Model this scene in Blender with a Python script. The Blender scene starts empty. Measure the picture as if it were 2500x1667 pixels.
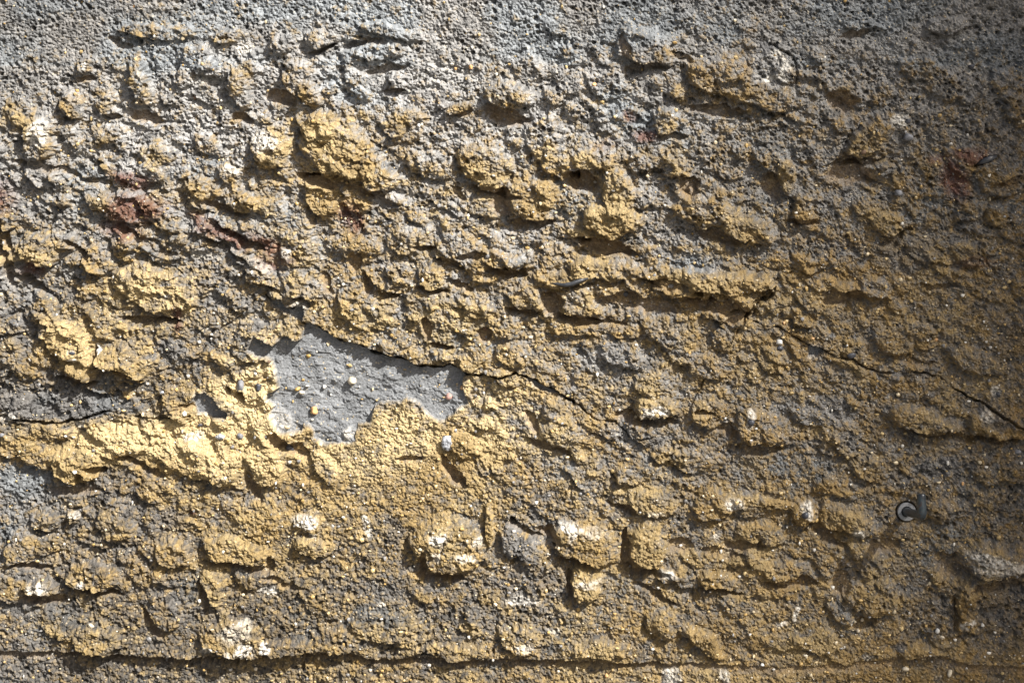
import bpy, math, random
import numpy as np

random.seed(7)
C = bpy.context.scene.collection
scn = bpy.context.scene
S = 0.00052                    # metres per photograph pixel (the wall section is 1.3 m wide)
ZC = 1.45                      # height of the picture centre above the pavement

# ------------------------------------------------------------------ camera, sky, sun, exposure
cam_d = bpy.data.cameras.new('camera')
cam = bpy.data.objects.new('camera', cam_d); C.objects.link(cam)
CAM_DIST = 2.0
cam.location = (0, -CAM_DIST, ZC); cam.rotation_euler = (math.radians(90), 0, 0)
cam_d.sensor_width = 36
cam_d.lens = 36 * CAM_DIST / (2500 * S)
cam_d.clip_start = 0.01; cam_d.clip_end = 500
scn.camera = cam

SUN = np.array([0.60, -0.50, 0.66]); SUN /= np.linalg.norm(SUN)
elev = math.asin(SUN[2]); azim = math.atan2(SUN[0], SUN[1])
world = bpy.data.worlds.new("World"); scn.world = world; world.use_nodes = True
nt = world.node_tree; nt.nodes.clear()
sky = nt.nodes.new('ShaderNodeTexSky'); sky.sky_type = 'NISHITA'; sky.sun_disc = False
sky.sun_elevation = elev; sky.sun_rotation = azim; sky.dust_density = 4.0; sky.ozone_density = 0.6
bgd = nt.nodes.new('ShaderNodeBackground'); bgd.inputs['Strength'].default_value = 0.06
wo = nt.nodes.new('ShaderNodeOutputWorld')
nt.links.new(sky.outputs[0], bgd.inputs[0]); nt.links.new(bgd.outputs[0], wo.inputs[0])
sd = bpy.data.lights.new('sun', 'SUN'); sd.energy = 5.0; sd.angle = math.radians(0.6); sd.color = (1.0, 0.975, 0.93)
sun = bpy.data.objects.new('sun', sd); C.objects.link(sun)
from mathutils import Vector
sun.rotation_euler = Vector(tuple(SUN)).to_track_quat('Z', 'Y').to_euler()
sun.location = (6, -5, 9)
vs = scn.view_settings
scn.display_settings.display_device = 'sRGB'
vs.view_transform = 'Standard'; vs.look = 'None'; vs.gamma = 1.0; vs.use_curve_mapping = False
vs.exposure = 0.95

# ------------------------------------------------------------------ materials
def mat(name):
    m = bpy.data.materials.new(name); m.use_nodes = True
    return m, m.node_tree, m.node_tree.nodes['Principled BSDF']

def wall_material():
    m, t, b = mat('weathered_coat')
    N, L = t.nodes, t.links
    at = N.new('ShaderNodeAttribute'); at.attribute_name = 'albedo'
    tc = N.new('ShaderNodeTexCoord')
    def noise(scale, det, rough=0.6):
        n = N.new('ShaderNodeTexNoise'); n.inputs['Scale'].default_value = scale
        n.inputs['Detail'].default_value = det; n.inputs['Roughness'].default_value = rough
        L.new(tc.outputs['Object'], n.inputs['Vector']); return n
    n1 = noise(420, 4, 0.7)                                     # sand grain
    r1 = N.new('ShaderNodeMapRange'); r1.inputs[1].default_value = 0.3; r1.inputs[2].default_value = 0.7
    r1.inputs[3].default_value = 0.62; r1.inputs[4].default_value = 1.38
    L.new(n1.outputs['Fac'], r1.inputs[0])
    mul = N.new('ShaderNodeVectorMath'); mul.operation = 'SCALE'
    L.new(at.outputs['Color'], mul.inputs[0]); L.new(r1.outputs[0], mul.inputs['Scale'])
    # pale mineral grains
    v = N.new('ShaderNodeTexVoronoi'); v.inputs['Scale'].default_value = 330
    L.new(tc.outputs['Object'], v.inputs['Vector'])
    sep = N.new('ShaderNodeSeparateColor'); L.new(v.outputs['Color'], sep.inputs[0])
    g1 = N.new('ShaderNodeMath'); g1.operation = 'GREATER_THAN'; g1.inputs[1].default_value = 0.93
    L.new(sep.outputs[0], g1.inputs[0])
    g2 = N.new('ShaderNodeMath'); g2.operation = 'LESS_THAN'; g2.inputs[1].default_value = 0.42
    L.new(v.outputs['Distance'], g2.inputs[0])
    g3 = N.new('ShaderNodeMath'); g3.operation = 'MULTIPLY'
    L.new(g1.outputs[0], g3.inputs[0]); L.new(g2.outputs[0], g3.inputs[1])
    g4 = N.new('ShaderNodeMath'); g4.operation = 'MULTIPLY'; g4.inputs[1].default_value = 0.55
    L.new(g3.outputs[0], g4.inputs[0])
    mx = N.new('ShaderNodeMix'); mx.data_type = 'RGBA'
    L.new(g4.outputs[0], mx.inputs['Factor']); L.new(mul.outputs[0], mx.inputs['A'])
    mx.inputs['B'].default_value = (0.62, 0.52, 0.36, 1)
    L.new(mx.outputs['Result'], b.inputs['Base Color'])
    b.inputs['Roughness'].default_value = 0.92
    b.inputs['Specular IOR Level'].default_value = 0.25
    n2 = noise(900, 5, 0.8)
    bp = N.new('ShaderNodeBump'); bp.inputs['Strength'].default_value = 0.9; bp.inputs['Distance'].default_value = 0.0016
    L.new(n2.outputs['Fac'], bp.inputs['Height']); L.new(bp.outputs[0], b.inputs['Normal'])
    return m
M_wall = wall_material()

def simple(name, col, rough=0.8, metal=0.0, var=0.25, scale=300, bump=0.0, spec=0.4):
    m, t, b = mat(name); N, L = t.nodes, t.links
    tc = N.new('ShaderNodeTexCoord'); n = N.new('ShaderNodeTexNoise')
    n.inputs['Scale'].default_value = scale; n.inputs['Detail'].default_value = 4
    L.new(tc.outputs['Object'], n.inputs['Vector'])
    r = N.new('ShaderNodeMapRange'); r.inputs[1].default_value = 0.3; r.inputs[2].default_value = 0.7
    r.inputs[3].default_value = 1 - var; r.inputs[4].default_value = 1 + var
    L.new(n.outputs['Fac'], r.inputs[0])
    mu = N.new('ShaderNodeVectorMath'); mu.operation = 'SCALE'; mu.inputs[0].default_value = col
    L.new(r.outputs[0], mu.inputs['Scale']); L.new(mu.outputs[0], b.inputs['Base Color'])
    b.inputs['Roughness'].default_value = rough; b.inputs['Metallic'].default_value = metal
    b.inputs['Specular IOR Level'].default_value = spec
    if bump:
        bp = N.new('ShaderNodeBump'); bp.inputs['Strength'].default_value = 0.6; bp.inputs['Distance'].default_value = bump
        L.new(n.outputs['Fac'], bp.inputs['Height']); L.new(bp.outputs[0], b.inputs['Normal'])
    return m

# ------------------------------------------------------------------ numpy noise
def hash01(ix, iy, seed):
    h = (ix.astype(np.int64) * 374761393 + iy.astype(np.int64) * 668265263 + seed * 974634777) & 0xffffffff
    h = ((h ^ (h >> 13)) * 1274126177) & 0xffffffff
    h = ((h ^ (h >> 16)) * 2246822519) & 0xffffffff
    return ((h ^ (h >> 15)) & 0xffffff).astype(np.float32) / np.float32(0xffffff)

TAB = np.random.RandomState(11).rand(1024, 1024).astype(np.float32) * (2 * np.pi)
TC, TS = np.cos(TAB), np.sin(TAB)
def pn(x, y, seed=0):
    """gradient noise, about -1..1"""
    x = x + seed * 37.17; y = y + seed * 91.73
    ix = np.floor(x).astype(np.int32); iy = np.floor(y).astype(np.int32)
    fx = (x - ix).astype(np.float32); fy = (y - iy).astype(np.float32)
    u = fx * fx * fx * (fx * (fx * 6 - 15) + 10); v = fy * fy * fy * (fy * (fy * 6 - 15) + 10)
    def g(ax, ay, dx, dy):
        i, j = (ax & 1023), (ay & 1023)
        return TC[i, j] * dx + TS[i, j] * dy
    a = g(ix, iy, fx, fy); b = g(ix + 1, iy, fx - 1, fy)
    c = g(ix, iy + 1, fx, fy - 1); d = g(ix + 1, iy + 1, fx - 1, fy - 1)
    a += u * (b - a); c += u * (d - c)
    return (a + v * (c - a)) * np.float32(1.5)
def fbm(x, y, oc, seed=0, gain=0.5):
    s = 0; a = 1.0; f = 1.0; t = 0
    for k in range(oc):
        s = s + a * pn(x * f, y * f, seed + k * 3); t += a; a *= gain; f *= 2.03
    return s / t
def worley(x, y, seed=0, jit=0.9):
    ix = np.floor(x).astype(np.int32); iy = np.floor(y).astype(np.int32)
    best = np.full(x.shape, 9.0, np.float32); cid = np.zeros(x.shape, np.float32)
    for a in (-1, 0, 1):
        for b in (-1, 0, 1):
            cx, cy = ix + a, iy + b
            i, j = (cx + seed * 131) & 1023, (cy + seed * 57) & 1023
            r1 = TAB[i, j] / np.float32(6.2832); r2 = TAB[j, i] / np.float32(6.2832)
            dx = cx + 0.5 + (r1 - 0.5) * jit - x; dy = cy + 0.5 + (r2 - 0.5) * jit - y
            d = dx * dx + dy * dy
            k = d < best
            best = np.where(k, d, best); cid = np.where(k, (r1 * 7.31 + r2 * 3.7) % 1.0, cid)
    return np.sqrt(best), cid
def ss(a, b, x):
    t = np.clip((x - a) / (b - a), 0, 1); return t * t * (3 - 2 * t)

# ------------------------------------------------------------------ the grid of the wall face, in photograph pixels
DX = 2.15
def axis(lo, hi, d, far_lo, far_hi, grow):
    mid = np.arange(lo, hi + d, d)
    def tail(n_to):
        out = []; p = 0.0; s = d
        while p < n_to:
            s = min(s * grow, 90); p += s; out.append(p)
        return np.array(out)
    a, b = tail(lo - far_lo), tail(far_hi - hi)
    return np.concatenate([lo - a[::-1], mid, hi + b])
gx = axis(-70, 2570, DX, -250 - 4200, 2500 + 4200, 1.09)
gy = axis(-60, 1727, DX, 833.5 - 1.75 / S, 833.5 + ZC / S + 20, 1.09)
gx = gx.astype(np.float32); gy = gy.astype(np.float32)
NX, NY = len(gx), len(gy)
X, Y = np.meshgrid(gx, gy)                     # rows = y
outx = np.maximum(0, np.maximum(-70 - X, X - 2570)); outy = np.maximum(0, np.maximum(-60 - Y, Y - 1727))
FAR = np.maximum(outx, outy)
fine = 1 - ss(20, 160, FAR); midf = 1 - ss(300, 900, FAR)

# domain warps
w1x = 13 * fbm(X / 60, Y / 60, 2, 1); w1y = 13 * fbm(X / 60, Y / 60, 2, 5)
w2x = 5.5 * fbm(X / 17, Y / 17, 2, 9); w2y = 5.5 * fbm(X / 17, Y / 17, 2, 13)
Xw, Yw = X + w1x + w2x, Y + w1y + w2y
Xc, Yc = X + 0.35 * w1x + 0.6 * w2x, Y + 0.35 * w1y + 0.6 * w2y      # milder, for edges and cracks

# coarse maps read off the photograph (20 x 13 cells, 0..9)
OCH = """00111111100001110000
12312221122223433222
33222454332323333333
13334563445433433444
43333444443633444544
24653454455556666655
47544575555545665555
23457644666555555555
67778877765544444444
12254566654454554433
23345544443554555444
22323332333454554433
23333333344555666655""".split()
OCH = np.array([[int(c) for c in r] for r in OCH], np.float32)
# pale lime-washed crust (9) to sooty crust (0), with vignette and right-side shade painted in
CRU = """44566777766555555544
56777788877766655544
67888888888776554433
56777777777765444433
55555666676665444433
43444566666665444433
33334455565544444333
23223333555555444433
33334444445544443332
42223333333444433332
32222222233333333333
31121112222333333322
21111111122233322222""".split()
CRU = np.array([[int(c) for c in r] for r in CRU], np.float32)
# how rugged the relief is
RUG = """11222222222233333333
34565664445556665544
55666666666655665555
67666677666666655665
67776666776666655555
77766666777777665555
67765555555565665555
66765333555544555544
45555533355444444444
35544433334443434444
34443333343333434344
34333343333333434444
33333333333333333333""".split()
RUG = np.array([[int(c) for c in r] for r in RUG], np.float32)
def coarse(tab):
    u = np.clip((X + 0.5 * w1x) / 125.0 - 0.5, 0, 18.999); v = np.clip((Y + 0.5 * w1y) / 128.2 - 0.5, 0, 11.999)
    i = u.astype(np.int32); j = v.astype(np.int32); fu = ss(0, 1, u - i); fv = ss(0, 1, v - j)
    return ((tab[j, i] * (1 - fu) + tab[j, i + 1] * fu) * (1 - fv) + (tab[j + 1, i] * (1 - fu) + tab[j + 1, i + 1] * fu) * fv)
och = coarse(OCH) / 9; cru = coarse(CRU) / 9; rug = coarse(RUG) / 6

H = np.zeros_like(X); O = np.zeros_like(X); LIME = np.zeros_like(X); RED = np.zeros_like(X)
SM = np.zeros_like(X); MORT = np.zeros_like(X); CRACK = np.zeros_like(X); DARK = np.zeros_like(X)
PART = np.zeros(X.shape, np.int16)

def win(x, y, r):
    i0, i1 = np.searchsorted(gx, x - r), np.searchsorted(gx, x + r)
    j0, j1 = np.searchsorted(gy, y - r), np.searchsorted(gy, y + r)
    return np.s_[max(j0, 0):max(j1, 0), max(i0, 0):max(i1, 0)]
def ell(w, x, y, rx, ry, rot, xs=None, ys=None):
    a = math.radians(rot); c, s = math.cos(a), math.sin(a)
    px, py = (Xw if xs is None else xs)[w] - x, (Yw if ys is None else ys)[w] - y
    u = px * c + py * s; v = -px * s + py * c
    return np.sqrt((u / rx) ** 2 + (v / ry) ** 2), u / rx, v / ry, px, py

# lumps: x, y, rx, ry, rotation (clockwise, degrees), height, ochre shift, is a stone of its own
LUMPS = """
400 78 115 17 4 14 .5 0|560 88 44 24 -5 13 .45 0|350 200 27 62 -14 26 .5 1|455 178 27 32 0 16 .3 0
592 212 30 62 -16 24 .3 1|528 170 60 16 10 12 -.2 0|735 188 52 45 10 22 .35 1|765 228 27 34 -20 24 .5 0|106 325 46 66 5 26 .35 1
185 255 34 38 0 20 .4 1|270 252 22 34 5 18 .4 0|213 155 23 22 0 16 .4 0|665 352 56 58 0 22 .5 1
392 372 45 30 5 17 .35 0|790 300 45 38 -20 26 .55 0|838 362 108 66 24 34 .6 1|930 425 50 38 35 28 .5 0
335 500 95 46 0 18 .2 0|600 486 52 28 15 22 .5 0|507 452 46 30 10 15 .5 0|567 420 34 26 20 15 .4 0
255 492 36 25 0 14 .4 0|20 540 32 24 0 18 .4 0|957 76 85 15 9 17 .3 0|940 122 80 24 -4 16 .15 0|700 100 40 22 -10 15 .1 0
790 92 45 24 -12 20 .3 0|975 196 24 20 0 18 .1 0|1250 228 66 38 5 32 .5 1|1127 262 42 15 -26 16 .4 0
1358 230 32 26 0 16 .4 0|1290 160 38 42 10 14 .1 0|1578 112 76 48 5 28 .3 1|1330 330 44 66 -8 15 .35 0
1182 388 76 52 15 24 .5 0|1208 445 48 20 -12 24 .4 0|1296 478 68 62 5 26 .4 1|1455 385 60 34 0 30 .7 1|1508 455 40 66 -10 32 .8 0
1502 530 76 48 5 38 .9 1|1025 393 38 30 0 15 .35 0|1002 300 52 44 0 13 .3 0|1365 400 34 30 0 14 .3 0
1632 292 42 36 0 22 .45 1|1570 392 40 28 0 18 .3 0|800 470 52 60 -20 16 .5 0|2311 62 56 22 0 20 .1 0
2110 64 55 10 0 13 .3 0|1772 180 98 56 8 28 .35 1|1893 158 58 62 10 14 -.4 0|1880 235 90 35 8 24 .2 0
2132 325 84 36 -42 30 .6 1|1975 160 60 35 20 10 0 0|2247 160 56 36 10 16 .3 0|2446 195 30 26 0 14 .3 0|1920 425 24 44 -12 18 .5 0
1960 502 28 42 -10 18 .5 0|1722 512 90 44 10 24 .5 1|1826 560 75 34 10 24 .5 0|106 608 58 46 5 28 .5 1
248 627 40 42 10 16 .4 0|395 700 112 60 10 22 .35 1|160 820 118 44 52 25 .45 1|205 905 38 26 10 24 .4 0|314 872 80 44 12 24 .4 1
70 860 70 50 20 12 .1 0|1228 628 62 22 10 24 .35 0|1412 728 60 42 32 24 .2 1|1467 704 27 24 0 18 .3 0|1294 722 55 34 10 20 .2 0
1505 655 130 26 6 22 .4 0|1392 672 60 20 -6 26 .35 0|1060 668 34 30 0 18 .4 0|950 668 60 30 0 17 .3 0|1772 682 132 34 6 30 .4 1|1660 700 70 24 8 22 .3 0
1818 742 28 26 -20 22 .3 0|1595 930 46 38 0 18 .3 0|1386 1050 62 46 5 18 .15 0|1606 992 60 30 0 22 .3 1
1861 1035 66 54 10 22 .35 1|1735 1000 50 36 0 16 .3 0|2180 545 50 28 0 20 .3 0|2134 696 40 26 0 16 -.2 0|2045 700 70 20 5 14 .3 0
2269 1030 108 34 12 22 .3 0|2430 1030 70 46 5 24 .3 1|2240 800 55 25 10 12 .1 0|195 1128 70 46 0 24 .4 1|60 1050 60 30 0 14 .3 0
300 1070 120 40 0 12 .3 0|500 1120 130 48 14 15 .3 0|650 1120 46 66 -20 16 .3 0|120 1268 38 26 0 17 .45 0|188 1260 20 13 0 15 .4 0
284 1262 50 50 0 14 .35 0|53 1330 42 54 0 17 .4 0|120 1325 34 25 0 13 .4 0|228 1405 68 38 5 20 .45 1|106 1428 50 25 4 20 .45 0
525 1425 27 54 -8 18 .4 0|430 1345 50 32 10 18 .3 0|580 1340 90 36 12 22 .45 1|640 1270 80 60 10 10 .35 0|567 1550 84 46 0 20 .4 1
250 1555 70 38 5 20 .35 1|170 1530 26 22 0 16 .3 0|410 1490 50 46 40 12 .2 0|760 1270 40 25 0 14 .3 0|770 1330 48 25 10 18 .4 0
1100 1325 96 70 5 28 .4 1|1198 1275 12 54 0 18 .5 0|1248 1306 22 54 0 14 -.5 0|1290 1335 30 36 0 16 -.4 0|1436 1322 92 56 18 26 .4 1
1430 1420 40 46 -6 26 .55 1|1585 1322 50 66 0 26 .6 1|1630 1400 34 20 10 18 .1 0|1595 1225 70 34 10 14 .3 0|940 1525 90 40 5 14 .3 0
1276 1558 56 38 0 14 .3 0|1471 1580 75 26 3 14 .35 0|700 1575 80 22 -4 14 .2 0|830 1560 70 36 0 13 .3 0|1110 1585 90 18 2 12 .3 0
1737 1225 50 38 0 18 .4 0|1795 1220 44 24 -14 16 .3 0|1965 1240 36 36 30 20 .4 0|1880 1225 90 14 8 12 .3 0
2085 1270 72 28 20 20 .35 1|1914 1390 56 30 4 20 .4 1|1755 1412 52 30 5 20 .35 0|2428 1362 98 46 5 30 .1 1
2361 1466 30 62 2 20 .6 1|2134 1448 76 52 10 17 .3 0|1719 1562 66 26 38 18 .4 0|1860 1300 60 30 10 15 .2 0|2310 1240 50 30 0 12 .2 0
2420 1140 50 36 0 12 .2 0|2050 1190 60 30 5 9 0 0|1700 1120 60 30 0 11 .1 0|2250 1590 60 18 0 14 .2 0|2000 1560 60 30 10 11 .2 0
1150 740 70 40 10 10 .2 0|1080 780 60 60 0 12 .2 0|900 740 70 60 10 14 .3 0|880 600 60 50 20 12 .3 0|740 600 50 60 10 15 .2 0|1000 580 60 36 0 16 .2 0
1120 590 50 40 0 14 0 0|700 700 36 30 0 16 .2 0|620 640 80 20 30 14 0 0|450 580 80 30 20 12 .1 0|560 560 60 22 30 14 .0 0|330 590 90 22 20 10 .2 0
"""
stones = []
for rec in LUMPS.replace('\n', '|').split('|'):
    if not rec.strip(): continue
    x, y, rx, ry, rot, h, oc, st = [float(q) for q in rec.split()]
    R = max(rx, ry) * 1.75 + 30
    w = win(x, y, R)
    d, u, v, px, py = ell(w, x, y, rx, ry, rot)
    low = np.clip((py * 0.8 - px * 0.55) / (np.abs(px) + np.abs(py) + 1e-3) * 0.5 + 0.5, 0, 1)   # 1 = lower left side
    wd = 0.75 - 0.56 * low
    p = ss(0, 1, (1.12 - d) / wd)
    prof = p * (0.72 + 0.28 * np.sqrt(np.clip(1 - (d / 1.15) ** 2, 0, 1)))
    H[w] = np.maximum(H[w], h * prof) + 0.30 * np.minimum(H[w], h * prof)
    O[w] += oc * 0.9 * p * (O[w] < 0.8) * (0.55 + 0.6 * low if oc > 0 else 1.0)
    if st:
        stones.append((x, y)); k = len(stones)
        PART[w] = np.where(p > 0.42, k, PART[w])
    # the niche under its lower edge, where the render has fallen out
    if h >= 19:
        w = win(x, y, R * 1.4)
        dd, *_ = ell(w, x - 0.22 * rx - 2, y + 0.30 * ry + 6, rx * 1.02, ry * 1.05, rot)
        d0, *_ = ell(w, x, y, rx, ry, rot)
        H[w] -= 0.38 * h * ss(1.12, 0.9, dd) * ss(0.8, 1.1, d0)

# the many smaller overlapping lumps of the render, placed at random where it is rugged
rs = np.random.RandomState(21)
HB = H.copy()
for q in range(1500):
    x = rs.uniform(-60, 2560); y = rs.uniform(40, 1600)
    rg_ = RUG[int(np.clip(y / 128.2, 0, 12)), int(np.clip(x / 125, 0, 19))] / 6
    if rs.rand() > rg_ ** 1.5 * 0.7: continue
    sz = 13 + 38 * rs.rand() ** 2.0
    rx, ry = sz * rs.uniform(0.9, 1.7), sz * rs.uniform(0.55, 0.95); rot = rs.normal(22, 22)
    h = (4 + 0.21 * sz) * rs.uniform(0.6, 1.2) * (0.6 + 0.4 * rg_)
    w = win(x, y, max(rx, ry) * 1.5 + 24)
    if HB[w].size == 0: continue
    oc = rs.uniform(-0.12, 0.32)
    d, u, v, px, py = ell(w, x, y, rx, ry, rot)
    low = np.clip((py * 0.8 - px * 0.55) / (np.abs(px) + np.abs(py) + 1e-3) * 0.5 + 0.5, 0, 1)
    p = ss(0, 1, (1.12 - d) / (0.95 - 0.76 * low))
    base = 0.45 * HB[w]
    H[w] = np.maximum(H[w], np.where(p > 0, base + h * p, -1e3)) if rs.rand() < 0.5 else H[w] + 0.6 * h * p
    dd, *_ = ell(w, x - 0.22 * rx - 2, y + 0.3 * ry + 4, rx, ry, rot)
    H[w] -= 0.32 * h * ss(1.15, 0.9, dd) * ss(0.8, 1.1, d)
    O[w] += oc * p * (0.3 + 0.9 * low)

# hollows: x, y, rx, ry, rotation, depth, smooth brown floor
HOLES = """
295 105 34 10 22 16 .3|355 284 52 13 20 16 .8|595 290 28 12 10 18 .9|690 240 42 17 12 18 1|275 284 26 10 0 18 .3|212 195 24 9 0 14 .8
110 405 95 10 12 16 .3|235 440 50 9 14 14 .2|545 505 58 13 22 18 .8|780 438 58 15 20 22 1|760 425 24 7 -10 26 .2|900 468 85 12 24 14 .6
905 99 50 8 12 12 .5|940 168 50 10 -8 14 .4|860 110 26 8 -18 22 .2|790 118 34 7 -18 20 .2|962 222 30 8 -5 14 .6|1238 284 66 20 14 26 1
1128 280 30 8 -20 10 .6|1210 462 66 13 8 22 1|1225 500 30 34 10 12 1|1300 546 62 11 0 18 .6|1420 440 44 22 12 34 .9|1405 432 12 8 0 44 .2
1478 600 80 18 14 28 1|1420 580 22 10 0 36 .2|1642 332 34 10 0 18 .4|1572 420 14 8 0 22 .2|1602 414 12 8 0 20 .2|1580 166 60 12 -6 16 .5
1525 118 16 32 -20 14 .8|1665 140 24 10 30 14 .4|1750 268 80 13 6 20 .7|2056 246 42 27 10 18 1|2088 82 40 10 -14 14 1|2082 396 66 12 -4 26 .6
2080 425 72 26 0 16 1|1886 452 26 40 -30 18 1|1962 538 40 10 0 16 .8|2405 392 38 9 -18 26 .2|2465 442 44 10 -6 18 .5|1685 455 26 28 0 20 1
1755 580 70 17 14 24 1|20 640 14 60 -20 24 .5|85 690 55 10 32 26 .3|10 570 10 50 -30 22 .5|196 606 46 8 40 16 .7|370 776 82 9 3 20 .6
420 782 20 12 20 22 .4|190 924 55 11 2 22 .6|300 902 60 11 14 22 .9|240 864 9 20 10 20 .9|1236 658 50 14 12 28 1|1225 648 20 6 5 34 .2
950 713 28 10 10 26 .4|1060 704 36 9 0 18 .9|1081 838 32 9 8 22 1|1046 797 12 28 -8 16 1|1186 815 18 20 0 18 1|1275 757 46 10 4 20 .6
1352 736 26 26 40 22 .9|1412 774 58 14 10 24 1|1560 740 110 18 10 20 .9|1620 690 60 14 14 18 .8|1755 746 90 16 8 24 1|1701 711 12 8 0 34 .1|1732 732 16 6 0 32 .1
1793 774 34 16 -20 16 1|1861 724 40 6 -38 22 .1|1542 1018 44 12 10 18 .9|1602 1028 44 12 2 22 .3|1300 1030 14 34 -30 15 .9|1340 1085 60 9 20 12 .9
1850 1092 70 14 0 15 .5|1770 1052 34 14 20 16 .8|1720 1002 26 10 0 20 .4|2180 585 34 12 -20 24 .3|2045 728 34 18 0 14 1|2090 722 30 14 0 13 1|2215 560 14 8 0 18 .2
2340 1064 140 13 5 22 .5|2290 700 50 9 5 16 .5|2230 880 60 8 8 12 .5|195 1168 9 20 10 34 .1|240 1146 26 10 0 30 .1|185 1190 60 14 0 10 .6|340 1130 70 10 24 18 .7
620 1190 12 46 -28 18 .8|1105 1150 16 50 -40 20 1|1000 1120 30 8 0 14 .6|574 1378 92 11 10 22 .7|656 1376 12 20 0 20 .5|240 1444 58 9 2 22 .8|70 1382 60 9 4 18 .8|106 1458 60 11 0 16 .8
500 1455 12 44 -16 14 .7|375 1520 12 52 -40 16 .9|700 1420 60 8 15 10 .4|1080 1406 64 14 6 22 1|1035 1372 10 34 -10 20 .8|1255 1272 10 9 0 36 .1|1280 1290 50 9 24 18 .4|1345 1300 34 16 30 18 .9
1395 1370 44 14 8 22 .8|1392 1430 12 40 0 18 .9|1532 1338 11 54 0 20 .9|1578 1394 54 11 6 22 .8|1520 1238 44 9 20 16 .9|1600 1450 60 9 30 16 .6
1815 1332 50 12 4 18 .8|1932 1418 66 12 -2 18 .9|1765 1440 56 9 6 18 .8|2322 1377 46 36 0 15 .5|2440 1428 74 10 -8 22 .6|2020 1300 60 13 34 18 .8|1760 1345 60 10 10 10 .6
2110 1520 30 20 0 20 .4|2334 1500 9 40 0 14 .8|2050 1420 30 30 0 9 .6|2160 1330 40 20 0 14 .8|1660 1330 30 20 20 13 .8|360 585 90 12 25 14 .3|545 600 80 10 30 16 .3
560 560 60 9 25 20 .4|610 590 50 9 28 20 .4|1040 600 30 8 0 18 .5|1100 640 40 9 15 15 .6|1155 620 40 9 0 17 .5|870 640 20 26 -10 15 .6|900 690 14 26 -15 17 .7|800 690 12 30 -25 15 .7
660 700 40 9 20 16 .3|470 990 40 8 0 10 .4|1130 700 34 9 20 14 .7|760 520 12 26 -10 14 .4|1480 780 60 7 10 10 .5|710 1090 60 16 30 20 .9|560 950 9 9 0 30 .1|588 968 12 10 0 26 .2|1120 470 30 8 30 12 .5
"""
for rec in HOLES.replace('\n', '|').split('|'):
    if not rec.strip(): continue
    x, y, rx, ry, rot, h, sm = [float(q) for q in rec.split()]
    w = win(x, y, max(rx, ry) * 1.5 + 30)
    d, u, v, px, py = ell(w, x, y, rx, ry, rot)
    up = np.clip((-py * 0.8 + px * 0.4) / (np.abs(px) + np.abs(py) + 1e-3) * 0.5 + 0.5, 0, 1)
    p = ss(0, 1, (1.15 - d) / (0.7 - 0.5 * up))
    H[w] -= h * 0.9 * p
    sm *= 0.85 if x < 1550 else 0.6
    SM[w] = np.maximum(SM[w], sm * ss(1.1, 0.75, d)); O[w] += 0.25 * sm * p

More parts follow.
